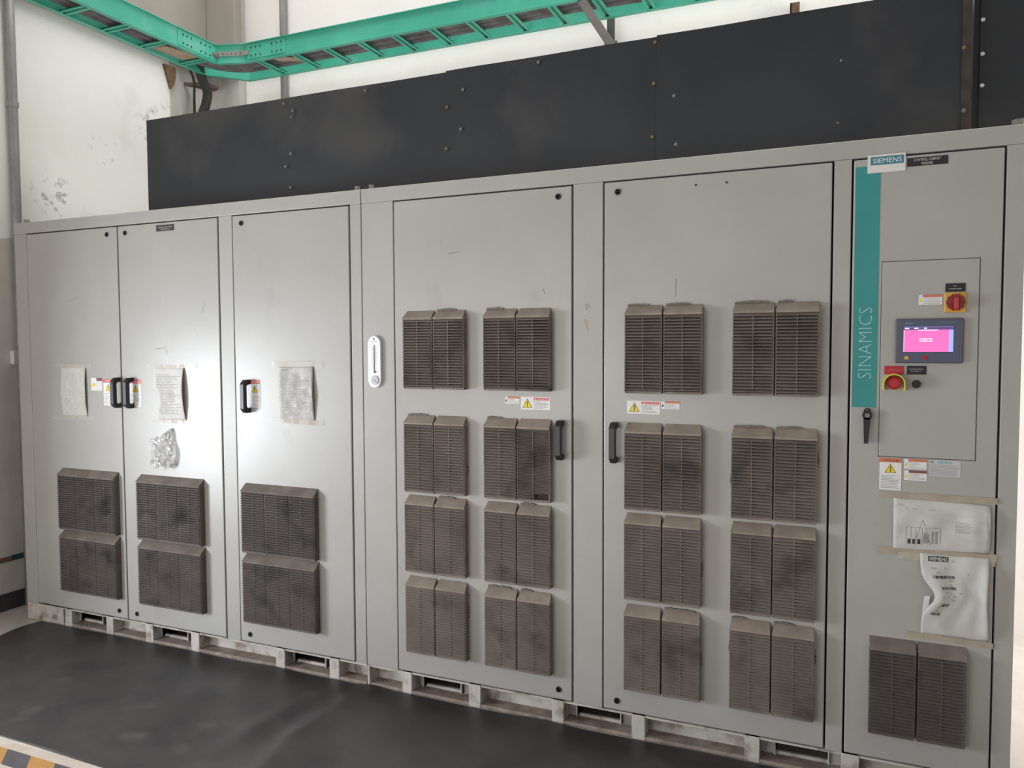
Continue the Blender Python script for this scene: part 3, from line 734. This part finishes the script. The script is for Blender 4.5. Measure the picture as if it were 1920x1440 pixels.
t3, s3, on3 = sheet('instruction_sheet', 'smudged grey text sheet taped on the third door from the left wall', ((1.838, 1.200), (2.034, 1.202), (2.030, 1.458), (1.833, 1.455)), PM3,
      lambda u, v: .005+.020*max(0, u-.7), [(1.793, 1.466, 2.082, 1.467, .025, CLRTAPE), (1.810, 1.466, 2.030, 1.467, .023, PAPTAPE), (1.772, 1.203, 2.083, 1.193, .022, CLRTAPE), (1.838, 1.200, 2.044, 1.194, .022, PAPTAPEB)], seed=8)
printed('lettering', s3, on3, lambda bm: text_bm(bm, 'SIEMENS', .06, .905, .30, .945, 0, 0), [INKG])
PM4 = paper_mat('print_diagram', 20, .06, .78, .5, .95, .5, (.57,.55,.53), (.36,.345,.33), 21.)
def diagram(bm):
    def ln(a, b, w_=.004):
        d = Vector((b[0]-a[0], b[1]-a[1])); n = Vector((-d.y, d.x)).normalized()*w_
        k = 6
        for i in range(k):
            p, q = [(a[0]+d.x*s, a[1]+d.y*s) for s in (i/k, (i+1)/k)]
            poly(bm, [(p[0]+n.x, p[1]+n.y), (p[0]-n.x, p[1]-n.y), (q[0]-n.x, q[1]-n.y), (q[0]+n.x, q[1]+n.y)], 0, 0)
    for x in (.14, .19, .24, .31): ln((x, .12), (x, .46), .0022)
    ln((.14, .46), (.31, .46), .004)
    ln((.22, .13), (.315, .62), .003); ln((.315, .62), (.40, .12), .003); ln((.34, .16), (.34, .36), .012); ln((.37, .16), (.37, .34), .010); ln((.42, .15), (.42, .40), .010)
    ln((.46, .15), (.46, .40), .014); ln((.50, .16), (.50, .44), .004); ln((.35, .46), (.50, .47), .004)
    for z in (.60, .55, .52, .48, .45, .42): ln((.65, z), (.65+random.choice((.1, .15, .18)), z), .005)
t4, s4, on4 = sheet('diagram_sheet', 'landscape sheet with a block diagram, taped under the stickers of the screen door', ((4.434, .846), (4.716, .858), (4.716, 1.020), (4.433, 1.028)), PM4,
      lambda u, v: .006+.010*math.exp(-((u-.85)/.08)**2)+.012*max(0, u-.9)/.1*.6, [(4.397, 1.032, 4.737, 1.034, .022, PAPTAPEB)], seed=11, nx=22, crease=.0035)
tag(printed('diagram_lines', s4, on4, diagram, [INKG]), kind='stuff')
for x in (.155, .205, .258):
    printed('black_square', s4, on4, lambda bm: poly(bm, [(x, .14), (x+.032, .14), (x+.032, .235), (x, .235)], 0, 0), [INK])
PM5 = paper_mat('print_delivery', 22, .16, .30, .75, .93, .45, (.58,.565,.54), (.33,.32,.31), 33.)
def note(bm):
    poly(bm, [(.12, .905), (.42, .905), (.42, .965), (.12, .965)], 0, 0)
    for z, x0, x1 in ((.715, .16, .50), (.59, .22, .46), (.385, .20, .32), (.27, .12, .26)):
        x = x0
        while x < x1:
            wd = random.choice((.006, .010, .016)); poly(bm, [(x, z), (x+wd, z), (x+wd, z+.035), (x, z+.035)], 0, 0); x += wd + random.choice((.005, .008, .014))
t5, s5, on5 = sheet('delivery_note', 'white delivery note with bar codes taped above the black vent at the right', ((4.520, .566), (4.722, .566), (4.719, .848), (4.512, .846)), PM5,
      lambda u, v: .008+.022*math.exp(-((u-.15)/.2)**2)*math.sin(math.pi*v)+.03*max(0, u-.88)/.12*.6,
      [(4.383, .840, 4.739, .846, .026, PAPTAPEB), (4.450, .828, 4.735, .832, .024, PAPTAPE), (4.478, .5600, 4.735, .5540, .020, PAPTAPEB)],
      edge_l=lambda v: .02+.20*math.exp(-((v-.5)/.16)**2), edge_r=lambda v: .05*math.sin(math.pi*v), seed=14, nx=20, nz=26, crease=.004)
printed('bar_code', s5, on5, note, [INK])
printed('lettering', s5, on5, lambda bm: text_bm(bm, 'SIEMENS', .135, .915, .405, .955, 0, 0), [INKW], .0014)
# torn white flap behind the note's left edge
bm = bmesh.new(); prism(bm, [(4.524, .605), (4.545, .655), (4.550, .700), (4.532, .698), (4.528, .66)], 'y', -.006, -.0066); obj('torn_flap', bm, WHITE, t5)

def thermometer():
    t = thing('wall_thermometer', (2.365, -.003, 1.364), 'white oblong thermometer with a small dial, stuck on the post right of the seam', 'thermometer')
    n = 14; R = .032; cx = 2.365; za, zb = 1.364+R, 1.593-R
    pts = [(cx+R*math.cos(math.pi*i/n), zb+R*math.sin(math.pi*i/n)) for i in range(n+1)] + [(cx+R*math.cos(math.pi+math.pi*i/n), za+R*math.sin(math.pi+math.pi*i/n)) for i in range(n+1)]
    bm = bmesh.new(); prism(bm, pts, 'y', .001, -.013); bmesh.ops.bevel(bm, geom=[e for e in bm.edges if all(abs(v.co.y+.013) < 1e-5 for v in e.verts)], offset=.002, segments=1, affect='EDGES')
    obj('body', bm, THW, t)
    bm = bmesh.new(); cyl(bm, (cx+.003, 1.434), 'y', .005, -.013, -.0165, 12); box(bm, (cx-.0005, -.0155, 1.434), (cx+.0022, -.013, 1.553)); obj('column', bm, mat('th_column', (.10,.10,.11), rough=.3), t)
    bm = bmesh.new(); cyl(bm, (cx+.004, 1.398), 'y', .021, -.013, -.0175, 24, .019); d = obj('dial', bm, THG, t)
    bm = bmesh.new(); cyl(bm, (cx+.004, 1.398), 'y', .003, -.0175, -.0185, 10); prism(bm, [(cx+.003, 1.397), (cx+.006, 1.399), (cx+.016, 1.388), (cx+.015, 1.387)], 'y', -.0177, -.0182); obj('needle', bm, INKG, d)
    bm = bmesh.new()
    for i in range(17):
        z = 1.448+i*.006; L_ = .010 if i % 4 == 0 else .006
        quad(bm, cx-.006-L_, z, cx-.006, z+.0008, -.0134, 0); quad(bm, cx+.009, z, cx+.009+L_*.8, z+.0008, -.0134, 0)
    quad(bm, cx+.0075, 1.478, cx+.0084, 1.54, -.0134, 0); quad(bm, cx-.006, 1.446, cx-.0052, 1.54, -.0134, 0)
    text_bm(bm, '°C', cx-.024, 1.552, cx-.013, 1.560, -.0134, 0); text_bm(bm, '°F', cx+.013, 1.430, cx+.022, 1.437, -.0134, 0); text_bm(bm, '~6', cx-.020, 1.567, cx+.018, 1.572, -.0134, 0)
    obj('scale', bm, mat('th_ink', (.42,.42,.44), rough=.6), t)
    bm = bmesh.new(); cyl(bm, (cx, 1.580), 'y', .0038, -.0131, -.0136, 12); obj('hanging_hole', bm, LOCKM, t)
thermometer()

def plastic_scrap():
    rnd = random.Random(4)
    L_ = [(1.150, 1.137), (1.070, 1.098), (1.000, 1.070), (1.010, 1.03), (1.013, .985), (1.012, .946)]
    Rr = [(1.158, 1.137), (1.168, 1.09), (1.178, 1.05), (1.186, 1.00), (1.184, .965), (1.170, .933)]
    nu = 16; bm = bmesh.new(); G = []
    for j in range(26):
        s = j/25*5; k = min(4, int(s)); a = s-k; l = Vector(L_[k])*(1-a)+Vector(L_[k+1])*a; r = Vector(Rr[k])*(1-a)+Vector(Rr[k+1])*a
        row = []
        for i in range(nu+1):
            u = i/nu; p = l*(1-u)+r*u
            fold = abs(math.sin(u*11+j*.22))*.014*(j/25)**.6 + .006*rnd.random()
            sag = -.018*math.sin(math.pi*u)*(j/25) if j == 25 else 0
            row.append(bm.verts.new((p.x+.003*rnd.uniform(-1, 1), -.004-fold-.020*math.sin(math.pi*u)*(j/25), p.y+.004*rnd.uniform(-1, 1) + (.012*math.sin(u*15) if j > 22 else 0))))
        G.append(row)
    for j in range(25):
        for i in range(nu): bm.faces.new((G[j][i], G[j][i+1], G[j+1][i+1], G[j+1][i]))
    me = bpy.data.meshes.new('film'); bm.to_mesh(me); bm.free(); me.materials.append(FILM)
    o = bpy.data.objects.new('plastic_pouch', me); COL.objects.link(o)
    tag(o, 'crumpled clear plastic pouch hanging on the second door under a torn sheet', 'pouch')
plastic_scrap()

# ------------------------------------------------------------------ black air duct on the cabinet roof
def warped_panel(name, parent, x0, x1, z0, z1, y, seed, amp=.004):
    rnd = random.Random(seed); nx, nz = max(8, int((x1-x0)*14)), 10; ph = [rnd.uniform(0, 6) for _ in range(4)]
    bm = bmesh.new(); G = []
    for i in range(nx+1):
        row = []
        for j in range(nz+1):
            x = x0+(x1-x0)*i/nx; z = z0+(z1-z0)*j/nz
            e = min(1, 6*min(i/nx, 1-i/nx))
            row.append(bm.verts.new((x, y - .002 - amp*e*(math.sin(x*4.1+ph[0])*math.sin(z*6+ph[1]) + .7*math.sin(x*7.3+z*5+ph[2])+.2), z)))
        G.append(row)
    for i in range(nx):
        for j in range(nz): bm.faces.new((G[i][j], G[i+1][j], G[i+1][j+1], G[i][j+1])).smooth = True
    me = bpy.data.meshes.new(name); bm.to_mesh(me); bm.free(); me.materials.append(DUCT)
    o = link(bpy.data.objects.new(name, me), parent); md = o.modifiers.new('thickness', 'SOLIDIFY'); md.thickness = .002; md.offset = 0; es = o.modifiers.new('edges', 'EDGE_SPLIT'); es.split_angle = math.radians(35)
    return o
bm = bmesh.new(); cyl(bm, (0, 0), 'y', .0070, 0, -.0015, 12); cyl(bm, (0, 0), 'y', .0048, -.0015, -.005, 6)
SCREW = {}
for k, m in (('m', SCREWM), ('b', SCREWB), ('w', SCREWW)):
    b2 = bm.copy(); SCREW[k] = mesh(b2, m); SCREW[k].name = 'screw'
bm.free()
def screws(parent, y, lst):
    for x, z, k in lst:
        o = bpy.data.objects.new('screw', SCREW[k]); o.location = (x, y, z); o.rotation_euler.y = random.random()*3; link(o, parent)
t = thing('air_duct', (2.7, .5, 2.241), 'long black sheet-metal air duct lying on top of the cabinets', 'duct', 'black air ducts on the cabinet roof')
boxobj('duct_body', (.815, .212, 2.243), (4.645, .46, 2.762), DUCT, t)
warped_panel('panel', t, .80, 2.635, 2.243, 2.768, .206, 1, .003)
warped_panel('panel', t, 2.622, 3.582, 2.243, 2.772, .202, 2, .005)
warped_panel('panel', t, 3.570, 4.652, 2.243, 2.775, .194, 3, .005)
screws(t, .190, [(1.729,2.739,'m'),(1.783,2.697,'m'),(1.776,2.669,'b'),(1.768,2.492,'m'),(1.735,2.433,'m'),(1.762,2.329,'m'),(2.202,2.739,'m'),(2.711,2.677,'m'),(2.631,2.61,'b'),(2.699,2.506,'m'),(2.626,2.428,'b'),
    (3.067,2.743,'m'),(3.563,2.749,'b'),(3.559,2.588,'b'),(3.554,2.379,'b'),(3.64,2.53,'m'),(3.648,2.34,'m'),(4.245,2.577,'m'),(4.238,2.355,'b')])
bm = bmesh.new(); box(bm, (4.628, .180, 2.275), (4.656, .186, 2.80)); box(bm, (4.650, .184, 2.275), (4.656, .25, 2.80)); obj('end_angle', bm, RUST, t)
screws(t, .180, [(4.633,2.562,'b'),(4.636,2.349,'m')])
t = thing('air_duct', (5.1, .5, 2.241), 'taller black duct box at the far right, beyond the rusty angle iron', 'duct', 'black air ducts on the cabinet roof')
boxobj('duct_body', (4.672, .262, 2.285), (5.6, .52, 3.3), DUCT, t)
boxobj('duct_foot', (4.66, .27, 2.241), (5.5, .50, 2.285), GAP, t)
bm = bmesh.new(); box(bm, (4.690, .255, 2.29), (5.6, .262, 3.3), .001); obj('panel', bm, DUCT, t)
screws(t, .255, [(4.698,2.673,'w'),(4.699,2.556,'w'),(4.7,2.448,'w')])

# ------------------------------------------------------------------ green cable tray
def channel_x(bm, x0, x1, y, z0, z1, s):
    """C rail along X; s=+1: flanges point to +Y"""
    box(bm, (x0, min(y, y+s*.003), z0), (x1, max(y, y+s*.003), z1), .0008)
    for z in (z0, z1-.004): box(bm, (x0, min(y-s*.012, y+s*.02), z), (x1, max(y-s*.012, y+s*.02), z+.004))
def channel_y(bm, y0, y1, x, z0, z1, s):
    box(bm, (min(x, x+s*.003), y0, z0), (max(x, x+s*.003), y1, z1), .0008)
    for z in (z0, z1-.004): box(bm, (min(x-s*.012, x+s*.02), y0, z), (max(x-s*.012, x+s*.02), y1, z+.004))
TB, TT = 3.525, 3.655
def cable_tray():
    t = thing('cable_tray', (1.5, 1.55, TB), 'green painted steel cable ladder running round the corner under the ceiling', 'cable tray')
    bm = bmesh.new(); channel_x(bm, .42, 5.6, 1.40, TB, TT, 1); obj('side_rail', bm, GREEN, t)
    bm = bmesh.new(); channel_x(bm, .20, 5.6, 1.705, TB, TT, -1); obj('side_rail', bm, GREEN, t)
    bm = bmesh.new(); channel_y(bm, -1.0, 1.335, .212, TB, TT, -1); obj('side_rail', bm, GREEN, t)
    bm = bmesh.new(); channel_y(bm, -1.0, 1.47, -.03, TB, TT, 1); obj('side_rail', bm, GREEN, t)
    # elbow pieces
    def elbow(p, q, name):
        p, q = Vector((*p, 0)), Vector((*q, 0)); d = (q-p).normalized(); n = Vector((-d.y, d.x, 0)); bm = bmesh.new()
        def pr(a, b, z0, z1):
            vs = [p+n*a, q+n*a, q+n*b, p+n*b]; prism(bm, [(v.x, v.y) for v in vs], 'z', z0, z1)
        pr(0, .003, TB, TT); pr(-.012, .02, TB, TB+.004); pr(-.012, .02, TT-.004, TT); obj(name, bm, GREEN, t)
    elbow((.213, 1.338), (.418, 1.402), 'elbow'); elbow((-.03, 1.475), (.20, 1.705), 'elbow')
    def rung(lo, hi, axis):
        bm = bmesh.new(); (x0, y0), (x1, y1) = lo, hi
        if axis == 'y':   # spans Y
            for a, b in ((x0, x0+.014), (x1-.014, x1)): box(bm, (a, y0, TB+.003), (b, y1, TB+.008))
            box(bm, (x0+.012, y0, TB+.018), (x1-.012, y1, TB+.022)); box(bm, (x0+.012, y0, TB+.004), (x0+.015, y1, TB+.022)); box(bm, (x1-.015, y0, TB+.004), (x1-.012, y1, TB+.022))
        else:
            for a, b in ((y0, y0+.014), (y1-.014, y1)): box(bm, (x0, a, TB+.003), (x1, b, TB+.008))
            box(bm, (x0, y0+.012, TB+.018), (x1, y1-.012, TB+.022)); box(bm, (x0, y0+.012, TB+.004), (x1, y0+.015, TB+.022)); box(bm, (x0, y1-.015, TB+.004), (x1, y1-.012, TB+.022))
        obj('rung', bm, GREEN, t)
    for x in [.517, .82] + [1.077+.2663*i for i in range(17)]: rung((x-.026, 1.402), (x+.026, 1.703), 'y')
    for y in (-.76, -.48, -.20, .08, .355, .64, .92, 1.26): rung((-.028, y-.026), (.21, y+.026), 'x')
    # splice plates with bolts
    bmB = bmesh.new(); cyl(bmB, (0, 0), 'y', .0055, 0, -.005, 6); bl = mesh(bmB, BOLTD); bl.name = 'bolt'
    bm = bmesh.new(); box(bm, (.212, 1.0, TB+.018), (.2165, 1.34, TT-.012), .001); p = obj('splice_plate', bm, GREEN, t)
    for i, y in enumerate((1.03, 1.065, 1.10, 1.185, 1.225, 1.265)):
        for z in (TB+.040, TT-.035):
            b = bpy.data.objects.new('bolt', bl); b.location = (.2165, y+.012, z); b.rotation_euler.z = math.pi/2; link(b, p)
    bm = bmesh.new(); box(bm, (.44, 1.3955, TB+.018), (.765, 1.40, TT-.012), .001); p = obj('splice_plate', bm, GREEN, t)
    for x in (.475, .515, .555, .655, .695, .735):
        for z in (TB+.040, TT-.035):
            b = bpy.data.objects.new('bolt', bl); b.location = (x, 1.3955, z); link(b, p)
    bm = bmesh.new(); pa, pb = Vector((.213, 1.338)), Vector((.418, 1.402)); dd = (pb-pa).normalized(); nn = Vector((dd.y, -dd.x)); LL = (pb-pa).length
    prism(bm, [tuple(pa+dd*u+nn*v) for u, v in ((.004, .0035), (LL, .0035), (LL, .0065), (.004, .0065))], 'z', TB+.050, TB+.082)
    box(bm, (.418, 1.3905, TB+.050), (.452, 1.3950, TB+.082)); p = obj('link_strap', bm, STRAP, t)
    for i in range(6):
        a = .1+.15*i; b = bpy.data.objects.new('bolt', bl); b.location = (*(pa+dd*LL*a+nn*.0065), TB+.066); b.rotation_euler.z = .3; b.scale = (.8, .5, .8); link(b, p)
cable_tray()
CL = ('nearest the viewer', 'second from the front rail', 'third from the front rail', 'closest to the wall')
for k in range(4):
    yk = 1.445+.062*k; xk = .165-.05*k; zc = TB+.0305+.0256
    path = smooth_path([(xk, -1.0, zc), (xk, .2, zc+.004), (xk, 1.0, zc), (xk+.02, 1.28+.04*k, zc), (xk+.12+.02*k, yk-.03, zc), (.5, yk, zc)] +
                       [(.5+.55*i, yk+.008*math.sin(i*2.1+k), zc+.004*math.sin(i*1.3+k)) for i in range(1, 10)], 8)
    bm = bmesh.new(); tube(bm, path, .0255, 10); o = obj('power_cable', bm, CABLE, smooth=True)
    tag(o, 'dusty grey cable lying in the green tray, ' + CL[k], 'cable', 'cables in the green tray')
bm = bmesh.new(); tube(bm, smooth_path([(.04, 1.30, 3.63), (-.03, 1.42, 3.60), (-.055, 1.47, 3.52), (-.03, 1.5, 3.42), (-.045, 1.5, 3.33), (-.085, 1.5, 3.25), (-.13, 1.45, 3.0), (-.14, 1.3, 2.4)], 10), .033, 12)
tag(obj('drop_cable', bm, CABLEB, smooth=True), 'thick black cable dropping from the tray corner behind the duct', 'cable')
bm = bmesh.new(); tube(bm, smooth_path([(-.10, 1.38, 3.60), (-.15, 1.46, 3.575), (-.155, 1.5, 3.5), (-.158, 1.5, 3.3), (-.16, 1.5, 2.4)], 10), .0095, 8)
tag(obj('drop_cable', bm, CABLEB, smooth=True), 'thin black cable hanging left of the thick drop cable', 'cable')
bm = bmesh.new(); prism(bm, [(.60, 1.46), (.80, 1.52), (.79, 1.60), (.62, 1.52)], 'z', TB+.0222, TB+.030)
for v in bm.verts: v.co.z += 0
tag(obj('wooden_board', bm, WOOD), 'small tan board wedged under the cables right of the tray corner', 'board')
bm = bmesh.new(); prism(bm, [(-.02, .98), (.10, 1.0), (.19, 1.30), (.03, 1.33)], 'z', TB+.0222, TB+.030)
tag(obj('wooden_board', bm, WOOD), 'brown board lying in the tray along the left wall by the corner', 'board')
bm = bmesh.new(); prism(bm, [(-.242, 1.49), (-.20, 1.515), (-.10, 1.54), (-.07, 1.66), (-.14, 1.68)], 'z', 3.485, 3.51)
tag(obj('dark_plank', bm, PLANK), 'dark brown plank stuck in the broken corner under the tray', 'plank')
bm = bmesh.new(); prism(bm, [(1.30, 3.58), (1.40, 3.58), (1.40, 3.52), (1.385, 3.46), (1.355, 3.42), (1.335, 3.48)], 'x', XW-.001, XW+.025)
tag(obj('foam_wad', bm, mat('foam_tan', (.22,.14,.075), (.10,.065,.04), rough=.95, scale=30)), 'tan foam wad filling the broken plaster below the tray corner', 'foam')

# brackets and pipes on the walls
t = thing('tray_bracket', (2.945, 1.78, 3.2), 'grey steel bracket with a diagonal strut holding up the green tray', 'bracket')
bm = bmesh.new(); box(bm, (2.925, 1.735, 3.0), (2.930, 1.80, 3.66)); box(bm, (2.925, 1.735, 3.0), (2.972, 1.742, 3.66)); box(bm, (2.905, 1.742, 2.9), (2.985, 1.82, 3.40)); obj('wall_post', bm, STEEL, t)
bm = bmesh.new(); a = Vector((2.950, 1.735, 3.375)); b = Vector((2.868, 1.400, 3.522)); d = (b-a).normalized(); n = Vector((1, 0, 0)); n = (n-d*n.dot(d)).normalized(); q = d.cross(n)
for (u0, u1, v0, v1) in ((-.028, .028, -.002, .002), (-.028, -.024, -.002, .04)):
    vs = [bm.verts.new(p+n*uu+q*vv) for p in (a, b) for uu, vv in ((u0, v0), (u1, v0), (u1, v1), (u0, v1))]
    for f in ((0,1,2,3), (7,6,5,4), (0,4,5,1), (1,5,6,2), (2,6,7,3), (3,7,4,0)): bm.faces.new([vs[i] for i in f])
obj('strut', bm, STEEL, t)
bm = bmesh.new(); box(bm, (3.975, 1.755, 2.9), (4.025, 1.762, 3.455)); box(bm, (3.975, 1.755, 2.9), (3.982, 1.82, 3.455)); tag(obj('rusty_post', bm, RUSTP), 'short rusty steel post on the back wall above the duct', 'post')
bm = bmesh.new(); tube(bm, [(.43, 1.795, 3.2), (.43, 1.795, 4.0), (.43, 1.795, 4.9)], .027, 12); tag(obj('conduit_pipe', bm, CONDUIT, smooth=True), 'grey upright pipe on the back wall behind the green tray', 'pipe')
t = thing('conduit_pipe', (-.222, .175, .3), 'grey upright conduit on the left wall at the edge of the picture', 'pipe')
bm = bmesh.new(); tube(bm, [(-.222, .172, .0), (-.222, .172, 2.5), (-.222, .172, 4.8)], .026, 14); obj('pipe', bm, CONDUIT, t, smooth=True)
bm = bmesh.new(); cyl(bm, (-.222, .172), 'z', .031, 2.955, 2.985, 16); obj('coupling', bm, CONDUIT, t)
t = thing('wall_socket', (XW, .148, 1.45), 'small white box on the left wall beside the cabinet edge', 'socket')
bm = bmesh.new(); box(bm, (XW+.0015, .118, 1.452), (XW+.035, .175, 1.53), .003); obj('back_box', bm, SOCK, t)
bm = bmesh.new(); box(bm, (XW+.035, .114, 1.448), (XW+.043, .179, 1.534), .002); obj('cover', bm, SOCK, t)

for o in bpy.data.objects:
    if '_base' in o: del o['_base']
